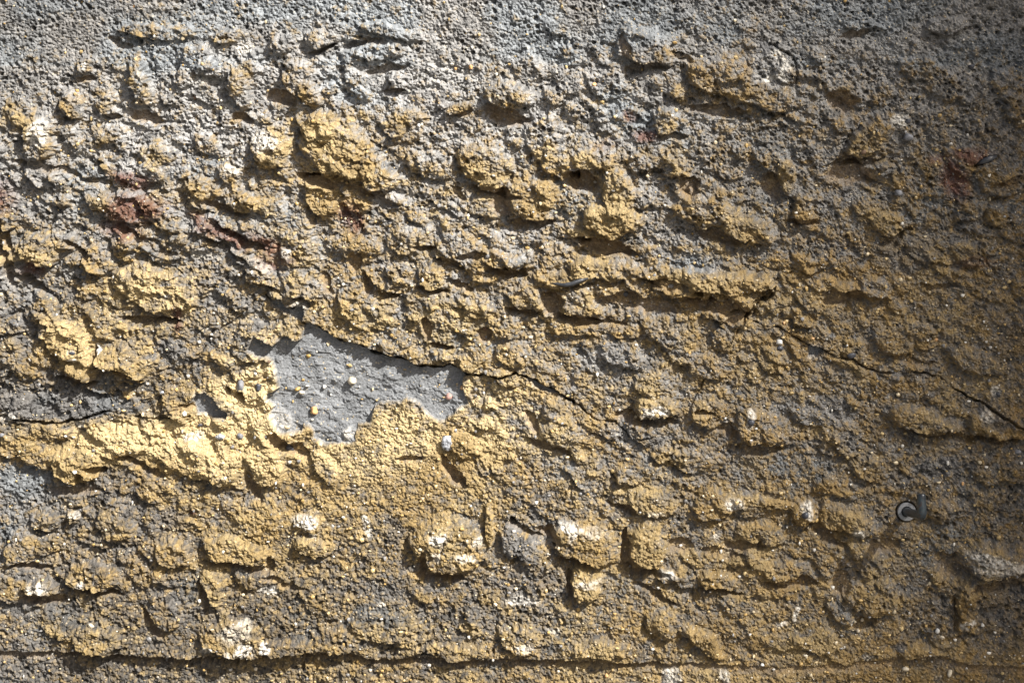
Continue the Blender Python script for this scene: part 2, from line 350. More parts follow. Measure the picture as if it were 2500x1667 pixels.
# colour patches: lime (L), red iron stain (R), dark stone and darker patches (D), ochre (O), grey (G)
SPOTS = """
L 108 318 26 38 0 .9|L 652 340 32 22 10 .9|L 567 412 22 14 20 .7|L 215 160 9 8 0 .8|L 600 120 20 14 0 .5|L 350 190 8 22 0 .5|L 490 195 26 14 0 .4
R 335 505 85 46 0 1|R 325 435 62 22 10 .9|R 300 560 60 22 10 .7|R 862 528 34 46 -20 .9|R 660 600 70 26 30 .8|R 560 570 70 20 30 .8|R 80 655 38 20 10 .8|R 440 775 14 44 0 .9|R 0 480 50 50 0 .6
R 1580 330 38 16 0 .9|R 1536 284 20 16 0 .6|R 2330 440 36 60 -20 1|R 2370 376 58 22 0 .9|R 1480 350 40 16 0 .3|R 2290 388 30 14 0 .6|R 468 1248 8 7 0 .9|R 660 640 40 14 20 .7|R 500 545 60 20 30 .6|R 2380 640 60 16 0 .4
D 1225 502 34 36 10 .3|L 1906 140 34 12 32 .95|L 1918 180 9 34 0 .9|L 1880 190 28 9 0 .8|D 1872 118 36 12 28 .8|L 2196 296 20 20 0 .8|D 2200 290 8 10 0 .9|L 2370 163 14 12 0 .6
D 2206 620 70 50 0 .5|L 1602 996 32 13 0 .95|D 1600 1026 34 13 0 .7|L 1833 1010 12 24 10 .9|D 1832 1020 8 10 0 .9|L 2432 957 15 15 0 .9|D 2436 960 6 6 0 .9|D 2440 1018 26 22 20 .8|L 2408 1008 16 16 0 .6
L 752 1266 32 13 6 .95|L 763 1298 12 9 0 .9|D 418 1262 32 22 0 .7|D 460 1280 20 12 0 .7|L 188 1258 16 9 0 .6|L 98 1430 26 16 0 .8|L 203 1424 12 9 0 .8|L 510 1582 18 12 0 .9|L 560 1584 10 11 0 .8|L 600 1580 22 14 0 .95|L 652 1578 14 16 0 .95|D 582 1590 40 8 0 .6
L 575 1540 40 22 0 .4|L 660 1438 26 10 0 .6|L 600 1522 18 14 0 .4|L 1078 1302 24 16 0 .85|L 1170 1315 12 10 0 .8|L 1068 1345 12 12 0 .5|L 897 1286 9 26 0 .7|L 1395 1280 34 10 4 .8|D 1350 1278 14 8 0 .6|L 1402 1292 10 26 0 .7|L 1450 1290 30 14 20 .4|L 1140 1352 22 8 -8 .6
L 1630 1396 26 11 12 .85|L 1440 1415 30 10 0 .5|D 1310 1400 60 40 10 .5|D 968 1302 20 40 0 .8|L 930 1470 12 10 0 .5|L 1276 1462 44 12 0 .6|L 1350 1538 24 10 0 .5|L 1280 1575 28 12 0 .5|L 1638 1650 24 24 20 .9|D 1035 1632 9 26 -20 .9
L 1792 1222 24 16 0 .8|L 1745 1258 10 8 0 .6|L 1966 1232 20 20 30 .85|L 2097 1296 16 13 0 .8|L 2420 1352 60 12 12 .75|L 2440 1375 70 14 0 .5|L 2365 1520 18 14 0 .8|L 1943 1494 8 22 20 .8|L 1769 1650 13 20 0 .7|D 2194 1578 18 14 0 .9|L 2120 1605 12 9 0 .6|L 1748 1310 12 10 0 .5|L 1600 1250 22 10 10 .5|L 1910 1520 12 8 0 .5
L 480 1060 26 10 0 .8|L 180 846 6 6 0 .8|L 190 870 8 8 0 .8|L 415 716 7 7 0 .9|L 250 848 8 8 0 .9|L 195 1030 14 12 0 .8|L 30 1010 30 9 10 .7|D 28 1046 10 7 0 .7|L 700 616 14 12 0 .9|L 500 620 40 12 20 .3|L 640 640 40 10 20 .4
O 1150 1090 120 60 0 .5|O 440 1060 260 60 0 .5|O 620 960 50 60 0 .5|O 960 1040 60 60 0 .5|G 160 985 170 32 0 .9|G 430 860 60 30 20 .5|G 60 1170 70 40 0 .9|G 150 1110 60 10 0 .4|G 1480 880 120 40 10 .5|G 1700 640 90 30 10 .4
D 510 986 44 30 10 .40|D 210 20 220 26 0 .25|D 2480 840 60 60 0 .3|D 60 790 60 60 0 .3|D 200 1000 220 30 0 .3|G 1550 1060 60 40 0 .5|G 2000 1000 120 40 0 .4|G 2300 1140 90 26 0 .6|D 2480 1500 90 90 0 .3
"""
for rec in SPOTS.replace('\n', '|').split('|'):
    if not rec.strip(): continue
    q = rec.split(); k = q[0]; x, y, rx, ry, rot, a = [float(t) for t in q[1:]]
    w = win(x, y, max(rx, ry) * 1.6 + 30)
    d, u, v, px, py = ell(w, x, y, rx, ry, rot)
    soft = 0.55 if k in 'LD' else 0.9
    p = a * ss(0, 1, (1.25 - d) / soft)
    A = {'L': LIME, 'R': RED, 'D': DARK, 'O': O, 'G': O}[k]
    if k == 'G': A[w] -= p
    elif k == 'O': A[w] += p
    else: A[w] = np.maximum(A[w], p)

# ------------------------------------------------------------------ polygons and cracks
def pdist(w, pts, closed, xs, ys):
    px, py = xs[w], ys[w]
    best = np.full(px.shape, 1e9, np.float32); side = np.zeros(px.shape, bool)
    n = len(pts)
    for k in range(n if closed else n - 1):
        (x0, y0), (x1, y1) = pts[k], pts[(k + 1) % n]
        dx, dy = x1 - x0, y1 - y0; L2 = dx * dx + dy * dy + 1e-9
        t = np.clip(((px - x0) * dx + (py - y0) * dy) / L2, 0, 1)
        best = np.minimum(best, (px - x0 - t * dx) ** 2 + (py - y0 - t * dy) ** 2)
        if closed and y0 != y1:
            c = ((y0 > py) != (y1 > py)) & (px < (x1 - x0) * (py - y0) / (y1 - y0) + x0)
            side ^= c
    return np.sqrt(best), side
def tr(s, ox, oy, k):
    v = [float(a) for a in s.replace(',', ' ').split()]
    return [(ox + v[i] / k, oy + v[i + 1] / k) for i in range(0, len(v), 2)]
def bounds(pts):
    a = np.array(pts); c = (a.max(0) + a.min(0)) / 2; return c[0], c[1], (a.max(0) - a.min(0)).max() / 2 + 40

main_spall = tr("565,255 640,260 800,370 900,430 1100,480 1250,560 1380,600 1500,600 1650,670 1880,690 1960,660 2100,760 2075,800 2080,900 2110,1000 2120,1050 2040,1080 1960,1150 1880,1200 1850,1200 1780,1160 1700,1080 1650,1010 1550,975 1500,1010 1300,1020 1240,1060 1200,1150 1180,1220 1080,1240 1060,1300 1060,1400 900,1420 750,1420 640,1380 640,1300 600,1250 550,1230 530,1300 350,1320 280,1220 240,1130 280,1050 200,1000 210,930 330,880 310,800 270,700 240,600 100,560 20,520 100,370 180,410 280,460 370,390 430,380 500,430 545,400 570,320", 600, 720, 3.92)
strip_spall = tr("225,10 330,75 430,105 545,60 572,150 540,232 470,222 400,160 290,110", 600, 720, 3.92)
small_spall = tr("1350,1130 1410,1130 1500,1190 1575,1270 1560,1300 1450,1300 1350,1270 1335,1180", 0, 556, 2.82)
wedge_spall = tr("1275,1010 1370,1075 1460,1115 1560,1180 1500,1150 1400,1120 1330,1075", 833, 556, 2.82)
tri_spall = tr("865,790 975,835 940,870 870,885", 1666, 556, 2.82)
PART_M = 1000
def spall(pts, depth, lift, pid=PART_M, jag=0.5):
    cx, cy, r = bounds(pts); w = win(cx, cy, r)
    d, inside = pdist(w, pts, True, Xc, Yc)
    sd_ = np.where(inside, d, -d)
    k = ss(-2.2, 2.2, sd_)
    MORT[w] = np.maximum(MORT[w], k)
    SM[w] = np.maximum(SM[w], k)
    H[w] = H[w] * (1 - k) - depth * k
    rim = ss(-26, -1, sd_) * (1 - k)
    H[w] += lift * rim
    LIME[w] = np.maximum(LIME[w], 0.42 * ss(-7, -1, sd_) * (1 - k) * ss(-0.15, 0.35, pn(X[w] / 22, Y[w] / 22, 77)))
    PART[w] = np.where(sd_ > 0, pid, PART[w])
SLABTOP = tr("0,770 150,810 330,880 420,890 500,930 700,955 760,950 860,1010 1000,1000 1090,1020 1200,990 1280,1010 1370,1070 1460,1110 1600,1200", 833, 556, 2.82)
UPPER = tr("1830,460 1900,490 2010,545 2095,640 2200,700", 0, 556, 2.82) + SLABTOP
# the upper coat stands proud above the long crack
w = win(1050, 880, 520)
yy = np.interp(Xc[w], [p[0] for p in UPPER], [p[1] for p in UPPER])
band = ss(610, 700, X[w]) * ss(1440, 1330, X[w])
above = yy - Yc[w]
H[w] += 5 * ss(-1, 3, above) * ss(130, 20, above) * band
H[w] -= 3 * ss(0, -3, above) * ss(-150, -20, above) * band
# fresh pale plaster under the long crack
FRESH = np.zeros_like(X)
for (x, y, rx, ry, rot, a) in ((620, 960, 110, 120, 10, 1), (430, 1060, 280, 56, 2, .8), (1000, 1050, 90, 70, 10, .8), (1210, 1000, 130, 80, 25, .7), (560, 1100, 160, 60, 10, .6), (610, 800, 100, 60, 20, .5), (400, 690, 130, 60, 10, .5), (860, 1120, 160, 40, 8, .5), (190, 830, 100, 50, 50, .4)):
    w = win(x, y, max(rx, ry) * 1.8)
    d, *_ = ell(w, x, y, rx, ry, rot)
    FRESH[w] = np.maximum(FRESH[w], a * ss(1.4, 0.5, d))
spall(main_spall, 8, 2); spall(strip_spall, 8, 1); spall(small_spall, 6, 2); spall(wedge_spall, 9, 0); spall(tri_spall, 8, 0)
# relief inside the exposed bedding mortar
w = win(870, 930, 300)
H[w] += MORT[w] * (7 * fbm(X[w] / 70, Y[w] / 55, 3, 31) + 3 * ss(0.0, 0.25, fbm(X[w] / 36 + 3, Y[w] / 24, 3, 37)))
w = win(740, 748, 30); d, *_ = ell(w, 730, 744, 16, 10, 20); H[w] += 10 * ss(1.1, 0.6, d); LIME[w] = np.maximum(LIME[w], .7 * ss(1.2, 0.8, d))
w = win(690, 1040, 60); d, *_ = ell(w, 682, 1030, 36, 30, 20); LIME[w] = np.maximum(LIME[w], .45 * ss(1.2, 0.5, d) * MORT[w]); H[w] += 6 * ss(1.1, 0.8, d) * MORT[w]
w = win(852, 1060, 50); d, *_ = ell(w, 852, 1058, 20, 16, 0); LIME[w] = np.maximum(LIME[w], .8 * ss(1.2, 0.5, d)); H[w] += 3 * ss(1.2, 0.6, d)
w = win(840, 1062, 80); d, *_ = ell(w, 836, 1060, 50, 34, 0); H[w] += 7 * ss(1.1, 0.7, d) * MORT[w]

CR = []
CR.append((tr("1200,250 1290,340 1300,380 1500,380 1620,410 1700,450 1830,460", 0, 556, 2.82), 1.3, 8))
CR.append((tr("1830,460 1900,490 2010,545", 0, 556, 2.82), 3.5, 16))
CR.append((tr("565,255 640,255 800,355 900,420 1100,470 1250,548 1380,592 1500,592 1650,662 1880,682 1960,655 2105,755", 600, 720, 3.92), 5.0, 30))
CR.append((tr("850,1002 1000,1000 1090,1020 1200,990 1280,1010", 833, 556, 2.82), 2.4, 24))
CR.append((tr("1280,1010 1370,1066 1460,1108 1600,1200", 833, 556, 2.82), 4.0, 28))
CR.append((tr("1600,1200 1660,1240 1770,1310 1890,1330 1980,1420 2080,1450 2160,1430", 833, 556, 2.82), 1.7, 12))
CR.append((tr("1770,480 1620,640 1470,700 1420,800 1390,860 1250,860", 0, 556, 2.82), 1.5, 10))
CR.append((tr("0,1280 150,1300 300,1330 420,1332 560,1300 740,1245", 0, 556, 2.82), 2.8, 20))
CR.append((tr("740,1245 900,1280 1000,1292 1200,1312 1310,1282", 0, 556, 2.82), 2.0, 14))
CR.append((tr("900,90 830,220 760,290 680,330 600,370 580,400", 1666, 556, 2.82), 1.2, 8))
CR.append((tr("620,460 540,500 470,560 430,610", 1666, 556, 2.82), 3.2, 22))
CR.append((tr("430,610 400,690 310,800 220,880 190,950 130,1080 70,1200 0,1270 -60,1290 -110,1330", 1666, 556, 2.82), 1.5, 12))
CR.append((tr("430,610 560,665 690,690 760,740 850,790", 1666, 556, 2.82), 1.6, 12))
CR.append((tr("850,790 960,830 1060,880 1180,900 1300,970 1400,990 1540,995 1640,990 1750,1010 1820,1060 1880,1110", 1666, 556, 2.82), 2.0, 16))
CR.append((tr("1880,1110 1980,1160 2100,1220 2230,1290 2352,1380 2500,1440", 1666, 556, 2.82), 2.6, 18))
CR.append((tr("560,275 700,350 770,390 795,480 785,570", 1666, 0, 2.82), 2.2, 14))
CR.append((tr("850,0 845,80", 0, 0, 2.82), 1.4, 6))
CR.append((tr("3200,1380 3400,1500", 1666, 0, 2.82), 1.2, 6))
for k, (pts, wd, dep) in enumerate(CR):
    wd *= 1.25
    cx, cy, r = bounds(pts); w = win(cx, cy, r)
    d, _ = pdist(w, pts, False, Xc, Yc)
    br = pn(X[w] / 26, Y[w] / 26, 70 + k)
    wl = wd * (0.85 + 0.75 * br); dep = dep * (np.clip(0.75 + 1.1 * br, 0.1, 1.2) if wd < 2.8 else 1.0)
    p = ss(1.0, 0.35, d / np.maximum(wl + 0.6, 0.7))
    CRACK[w] = np.maximum(CRACK[w], p * (dep * 1.5 if wd >= 2.8 else dep))

# the joint along the base course
LX = [-6000, 0, 120, 177, 248, 319, 408, 496, 603, 674, 760, 834, 922, 1010, 1188, 1365, 1542, 1649, 1808, 1930, 2056, 2180, 2269, 2375, 2500, 9000]
LY = [1590, 1588, 1586, 1590, 1597, 1597, 1604, 1602, 1604, 1597, 1590, 1586, 1607, 1604, 1607, 1607, 1615, 1611, 1622, 1624, 1618, 1608, 1593, 1618, 1625, 1625]
LH = [4, 4, 6, 15, 16, 16, 18, 21, 22, 20, 14, 11, 11, 11, 11, 11, 10, 5, 2, 2, 2, 4, 6, 4, 3, 3]
led = Yc - np.interp(Xc, LX, LY).astype(np.float32)
lh = np.interp(X, LX, LH).astype(np.float32)
under = ss(-2, 3, led)
H -= under * lh * 0.95
H -= (lh * 0.72) * ss(0, 3, led) * ss(20, 7, led)
H += lh * 0.22 * ss(-40, -6, led) * (1 - under)
SM[:] = np.maximum(SM, 0.5 * under * ss(26, 10, led))
och = och * (1 - under * 0.2) + 0.16 * under * ss(400, 700, X)
PART[(led > 0)] = 2000

# ------------------------------------------------------------------ generic relief
ang = math.radians(33); ca, sa = math.cos(ang), math.sin(ang)
U = Xw * ca + Yw * sa; V = -Xw * sa + Yw * ca
keep = (1 - 0.92 * SM)
big = fbm(X / 260, Y / 230, 3, 41)
n1 = fbm(U / 74, V / 40, 3, 51)
chunk = ss(-0.16, 0.16, n1) * 0.75 + 0.5 * n1
n2 = fbm(U / 30 + 9, V / 19, 3, 61)
chunk2 = ss(-0.14, 0.16, n2) * 0.7 + 0.6 * n2
n3 = fbm(Xw / 13, Yw / 10.5, 2, 65)
d1, c1 = worley(Xw / 15, Yw / 15, 3)
nod1 = np.sqrt(np.clip(1 - (d1 / 0.62) ** 2, 0, 1)) * (0.4 + 0.6 * c1)
d0_, c0 = worley(Xw / 31 + 7, Yw / 27, 15)
nod0 = np.sqrt(np.clip(1 - (d0_ / 0.66) ** 2, 0, 1)) * (c0 > 0.35) * (0.3 + 0.7 * c0)
d2, c2 = worley(X / 8.4 + 0.02 * w2x, Y / 8.4, 5)
nod2 = np.sqrt(np.clip(1 - (d2 / 0.62) ** 2, 0, 1)) * (0.3 + 0.7 * c2)
d3, c3 = worley(X / 19 + 31, Y / 19 + 5, 8)
pit = (c3 > 0.52) * ss(0.30 + 0.1 * c3, 0.16, d3)
d4, c4 = worley(X / 10.5 + 11, Y / 10.5 + 15, 12)
pit2 = (c4 > 0.55) * ss(0.36, 0.16, d4)
f1 = pn(X / 6.2, Y / 5.6, 81); f2 = pn(X / 4.3, Y / 4.3, 83)
rg = np.clip(rug, 0.1, 1.3)
patchy = ss(-0.25, 0.35, fbm(X / 130, Y / 110, 2, 91))
det = keep * (rg * (7.0 * chunk * midf + 2.8 * chunk2 * fine + 6.0 * nod0 * fine) + fine * (2.4 * n3 * (0.5 + 0.5 * rg) + (4.8 * nod1 * (0.35 + 0.65 * patchy) + 3.0 * nod2 * (1.1 - 0.5 * patchy)) * (0.62 + 0.38 * rg) * (1 - 0.3 * ss(1700, 2300, X))))
crusty = ss(0.75, 0.25, och)
vary = 0.35 + 0.9 * ss(-0.35, 0.4, fbm(X / 75 + 4, Y / 60, 2, 191))
pits = fine * keep * vary * (6.0 * pit * (0.35 + crusty) + 5.0 * pit2 * (0.25 + 0.9 * crusty))
H += 7 * big + det - pits + fine * (0.35 + 0.65 * keep) * (2.3 * f1 + 1.8 * f2)
LIP = fbm(X / 16, Y / 16, 2, 171)
HS = H.copy()                                # relief before the cracks are cut
H -= CRACK * fine * (0.8 + 0.5 * LIP)

# flatten the seat of the wall hook
HX, HY = 2214.0, 1249.0
w = win(HX, HY, 90)
dh = np.sqrt((X[w] - HX) ** 2 + (Y[w] - HY) ** 2)
H[w] = H[w] * ss(20, 46, dh) + (-2.0) * ss(46, 20, dh)
dh2 = np.sqrt((X[w] - HX + 1.5) ** 2 + (Y[w] - HY - 1) ** 2)
H[w] -= 16 * ss(27.5, 24.5, dh2)
H = np.clip(H, -66, 70); HS = np.where(CRACK > 0.5, HS, H)
edge_fix = (X <= gx[0]) | (X >= gx[-1]) | (Y <= gy[0]) | (Y >= gy[-1])
H[edge_fix] = -75

# ------------------------------------------------------------------ pigment of the face
nA = fbm(Xw / 62, Yw / 48, 3, 101); nB = fbm(Xw / 20, Yw / 17, 2, 107); nC = fbm(X / 7.5, Y / 7, 2, 111)
rel = det / np.maximum(9 * rg, 3) - 0.55
o = (och - 0.50) * 1.15 + O * 0.85 + 0.36 * nA + 0.46 * nB + 0.46 * nC + 0.16 * rel * fine + 0.22 * (c1 - 0.5) * fine
o = o - 0.11 + 0.07 * ss(1000, 1250, Y)
k = (ss(-0.32, 0.36, o) * 0.92)[..., None]
def col(r, g, b): return np.array([r, g, b], np.float32)
t1 = ss(-0.45, 0.45, fbm(X / 180, Y / 150, 2, 121) + 0.5 * nB)[..., None]
right = ss(1200, 2100, X + 4 * w1x)[..., None]
ochre = col(0.41, 0.305, 0.145) * (1 - t1) + col(0.32, 0.220, 0.088) * t1
ochre = ochre * (1 - right) + (col(0.33, 0.238, 0.110) * (1 - t1) + col(0.28, 0.182, 0.066) * t1) * right  # shade of the right side painted into the ochre, darker and deeper
fr = np.clip(FRESH + 0.25 * nB * (FRESH > 0.05), 0, 1)[..., None]
ochre = ochre * (1 - fr) + col(0.64, 0.50, 0.27) * fr
c_ = np.clip(cru + 0.16 * nB + 0.12 * nC, 0, 1)[..., None]
grey_d = col(0.100, 0.088, 0.074); grey_l = col(0.47, 0.458, 0.44)
grey = grey_d * (1 - c_) + grey_l * c_
bl = ss(0.1, 0.5, fbm(X / 210, Y / 170, 2, 131) + 0.3 * (Y < 160))[..., None]
grey = grey * (1 - bl * (1 - np.array([0.90, 0.98, 1.06], np.float32)))
grey = grey * (1 - 0.42 * ((c2 > 0.66) * ss(0.62, 0.3, d2) * fine)[..., None]) * (1 - 0.34 * ((c1 < 0.30) * ss(0.65, 0.35, d1))[..., None])
umb = np.exp(-((o + 0.02 - 0.10 * nA) / 0.22) ** 2)[..., None] * 0.75
A = grey * (1 - k) + ochre * k
A = A * (1 - umb) + (A * 0.35 + col(0.20, 0.150, 0.088) * 0.65) * umb
A *= (1 - 0.30 * ss(0.02, 0.5, fbm(Xw / 42 + 5, Yw / 30, 3, 151)))[..., None]
# brown tone on the floor of hollows
sm = (np.clip(SM - MORT, 0, 1) * 0.75)[..., None]
A = A * (1 - sm) + col(0.30, 0.215, 0.135) * sm
A *= (1 + 0.16 * np.clip(nC, -1, 1) + 0.22 * (c2 - 0.5) * fine)[..., None]
mm = MORT[..., None]
mcol = col(0.235, 0.24, 0.245) * (1 + 0.55 * fbm(X / 70, Y / 55, 5, 141, 0.65) + 0.25 * nC)[..., None]
A = A * (1 - mm) + mcol * mm
r_ = (np.clip(RED * (1.05 + 0.9 * nB + 0.6 * nC), 0, 1) * 0.88)[..., None]
A = A * (1 - r_) + col(0.150, 0.072, 0.052) * r_
dk = (np.clip(DARK * (0.9 + 0.8 * nC), 0, 1))[..., None]
A = A * (1 - dk * 0.75) + col(0.10, 0.10, 0.105) * dk * 0.75
lm = np.clip(LIME * (0.80 + 1.5 * nC + 0.9 * nB), 0, 1)[..., None]
A = A * (1 - lm) + col(0.70, 0.66, 0.585) * (0.85 + 0.3 * c1[..., None]) * lm
A = np.clip(A, 0.02, 0.88)

# ------------------------------------------------------------------ build the face pieces
SHZ, SHX = 0.34, 0.14                       # weathered noses droop towards the lower left
PX = (X - SHX * HS - 1250) * S; PZ = ZC - (Y + SHZ * HS - 833.5) * S; PY = -H * S
P = np.stack([PX, PY, PZ], -1).reshape(-1, 3).astype(np.float32)
RGBA = np.concatenate([A, np.ones(A.shape[:2] + (1,), np.float32)], -1).reshape(-1, 4).astype(np.float32)
idx = np.arange(NX * NY, dtype=np.int32).reshape(NY, NX)
Q = np.stack([idx[:-1, :-1], idx[1:, :-1], idx[1:, 1:], idx[:-1, 1:]], -1).reshape(-1, 4)
QP = PART[:-1, :-1].reshape(-1)

def empty(name, loc=(0, 0, 0)):
    o = bpy.data.objects.new(name, None); C.objects.link(o); o.location = loc; return o
def link(name, me, m, parent):
    o = bpy.data.objects.new(name, me); C.objects.link(o); me.materials.append(m)
    if parent is not None: o.parent = parent
    return o
def face_mesh(name, sel, parent, origin=(0, 0, 0)):
    q = Q[sel]
    if len(q) < 4: return None
    used = np.zeros(len(P), bool); used[q.ravel()] = True
    ids = np.nonzero(used)[0]; rem = np.zeros(len(P), np.int32); rem[ids] = np.arange(len(ids), dtype=np.int32)
    me = bpy.data.meshes.new(name)
    me.vertices.add(len(ids)); me.vertices.foreach_set('co', (P[ids] - np.array(origin, np.float32)).ravel())
    me.loops.add(len(q) * 4); me.loops.foreach_set('vertex_index', rem[q].ravel())
    me.polygons.add(len(q)); me.polygons.foreach_set('loop_start', np.arange(0, len(q) * 4, 4, dtype=np.int32))
    ca_ = me.color_attributes.new('albedo', 'FLOAT_COLOR', 'POINT')
    ca_.data.foreach_set('color', RGBA[ids].ravel())
    me.update(calc_edges=True)
    me.polygons.foreach_set('use_smooth', np.zeros(len(q), bool))
    o = link(name, me, M_wall, parent); o.location = origin
    return o

wall = empty('rendered_wall')
wall['label'] = 'weathered wall of crumbling ochre and grey render with a long crack and bare patch'
wall['category'] = 'wall'
face_mesh('render_coat', QP == 0, wall)
face_mesh('bedding_mortar', QP == PART_M, wall)['label'] = 'smooth grey mortar laid bare where the render fell off'
face_mesh('base_course', QP == 2000, wall)['label'] = 'set back lower course below the horizontal joint'
for k, (x, y) in enumerate(stones):
    face_mesh('stone', QP == k + 1, wall)

def box(name, lo, hi, m, parent=None):
    (x0, y0, z0), (x1, y1, z1) = lo, hi
    v = [(x, y, z) for x in (x0, x1) for y in (y0, y1) for z in (z0, z1)]
    f = [(0, 1, 3, 2), (4, 6, 7, 5), (0, 4, 5, 1), (2, 3, 7, 6), (0, 2, 6, 4), (1, 5, 7, 3)]
    me = bpy.data.meshes.new(name); me.from_pydata(v, [], f); me.update()
    return link(name, me, m, parent)
M_core = simple('wall_masonry', (0.26, 0.23, 0.19), 0.9, var=0.3, scale=20, bump=0.004)
xl, xr = float(P[:, 0].min()), float(P[:, 0].max()); zt = float(P[:, 2].max())
box('wall_core', (xl, 0.0375, 0), (xr, 0.45, zt), M_core, wall)

# ------------------------------------------------------------------ pebbles set in the face
def surf(x, y):
    i = int(np.clip(np.searchsorted(gx, x), 1, NX - 2)); j = int(np.clip(np.searchsorted(gy, y), 1, NY - 2))
    return P[idx[j, i]], H[j, i]
def pebble_mesh(rx, ry, rz, seed, ang=1.0):
    rnd = random.Random(seed)
    import bmesh
    bm = bmesh.new(); bmesh.ops.create_icosphere(bm, subdivisions=3, radius=1)
    a = [rnd.uniform(0, 6.28) for _ in range(9)]
    planes = [(Vector((rnd.gauss(0, 1), rnd.gauss(0, 1), rnd.gauss(0, 1))).normalized(), rnd.uniform(0.58, 0.9)) for _ in range(9)]
    for v in bm.verts:
        p = v.co.copy()
        for n, h in planes:
            t = p.dot(n)
            if t > h: p -= n * (t - h) * 0.8 * ang
        s = 1 + 0.10 * math.sin(2.1 * p.x + a[0]) * math.sin(2.4 * p.y + a[1]) + 0.06 * math.sin(4 * p.z + a[2]) * ang
        v.co = Vector((p.x * s * rx, p.y * s * ry, p.z * s * rz))
    me = bpy.data.meshes.new('pebble'); bm.to_mesh(me); bm.free()
    for f in me.polygons: f.use_smooth = True
    return me
PM = {
 'cream': simple('cream_pebble', (0.60, 0.52, 0.39), 0.7, var=0.35, scale=160, bump=0.0008),
 'white': simple('white_pebble', (0.62, 0.60, 0.56), 0.7, var=0.35, scale=160, bump=0.0008),
 'amber': simple('amber_pebble', (0.42, 0.28, 0.09), 0.4, var=0.3, scale=100),
 'orange': simple('orange_pebble', (0.62, 0.36, 0.16), 0.5, var=0.3, scale=70),
 'pink': simple('pink_pebble', (0.40, 0.24, 0.20), 0.6, var=0.25, scale=120),
 'dark': simple('dark_pebble', (0.060, 0.062, 0.072), 0.4, var=0.35, scale=110),
 'grey': simple('grey_pebble', (0.20, 0.20, 0.21), 0.6, var=0.4, scale=140),
 'marble': simple('crystalline_pebble', (0.50, 0.51, 0.54), 0.5, var=0.85, scale=260, bump=0.002),
 'brown': simple('brown_pebble', (0.16, 0.10, 0.065), 0.6, var=0.3, scale=120)}
PEB = """
859 930 12.5 11 25 cream|788 946 6 6 0 white|725 950 8 6 -30 amber|736 957 8 5.5 10 cream|763 1003 9 11 -20 orange|1094 969 10 8 15 pink
1127 948 5 6 0 orange|750 870 6 6 0 amber|661 876 6 5 0 brown|1095 1076 16 23 -8 marble|633 942 9 10 0 dark|700 1101 12 9 0 dark|589 938 9 17 5 grey
1182 797 7 11 -10 brown|1902 834 10 7.5 5 white|1902 849 10 7 -8 dark|2074 861 12 8 -10 dark|2215 294 8 9 0 dark|2215 332 12 11 0 grey|2105 362 7 8 20 brown
2190 470 11 9 10 grey|2370 163 8 8 0 dark|2436 962 6 7 0 dark|1832 1021 9 9 0 dark|2327 1045 6 8 0 orange|1962 1243 9 11 0 dark|1524 719 8 7 0 dark
2010 337 7 4 20 cream|1150 163 5 6 0 orange|1112 166 4 4 0 orange|1452 203 6 6 0 orange|165 1056 4 4 0 white|250 849 8 7 0 white|487 1036 7 4 5 dark
1032 300 4 5 0 cream|1025 302 4 6 0 white|1143 521 5 5 0 white|1294 820 7 4 -5 cream|1210 565 4 5 0 cream|225 1520 10 7 30 cream|478 235 6 6 0 brown|400 953 8 6 0 marble|192 848 8 5 0 dark
1116 1130 5 5 0 cream|1190 1166 4 4 0 cream|1030 1325 5 5 0 cream|2104 1517 5 5 0 cream|2095 1536 5 5 0 cream|2298 1552 6 4 15 cream|2287 1536 6 7 0 white|2210 1634 9 7 0 cream|2317 1641 7 10 10 cream|1860 1618 5 5 0 white
2398 1521 5 6 0 white|1640 277 5 4 0 white|2284 826 5 5 0 orange|1983 821 5 3 0 orange|2067 838 3 3 0 white|1770 1013 4 4 0 white|1512 996 4 4 0 white|1914 786 4 4 0 orange|2348 1176 4 5 0 orange|326 15 4 6 0 orange|2251 172 4 3 0 cream
1210 1470 6 5 0 cream|540 1060 12 9 0 marble|590 1060 9 8 0 grey|12 1052 8 5 0 grey|2484 1100 8 8 0 grey|410 1610 5 5 0 cream|900 1640 6 5 0 cream|1360 1640 5 5 0 cream|1480 1650 5 5 0 orange|1965 1595 6 5 0 cream|620 1640 5 5 0 cream
"""
LBL = {(859, 930): 'large cream pebble in the bare grey mortar', (763, 1003): 'orange pebble in the bare grey mortar', (1094, 969): 'pink pebble at the right of the bare mortar',
       (1095, 1076): 'rough white and grey crystalline pebble below the bare mortar', (1902, 834): 'white pebble over a dark one'}
for k, rec in enumerate(PEB.replace('\n', '|').split('|')):
    if not rec.strip(): continue
    x, y, rx, ry, rot, cn = rec.split(); x, y, rx, ry, rot = map(float, (x, y, rx, ry, rot))
    p, h = surf(x, y)
    rd = min(rx, ry)
    me = pebble_mesh(rx * S, rd * 0.95 * S, ry * S, k, 1.0 if cn != 'marble' else 1.3)
    o = link('pebble', me, PM[cn], wall)
    o.location = (float(p[0]), float(p[1]) - rd * (0.35 if rd > 8 else 0.05) * S, float(p[2])); o.rotation_euler = (0, math.radians(rot), 0)
    if (int(x), int(y)) in LBL: o['label'] = LBL[(int(x), int(y))]

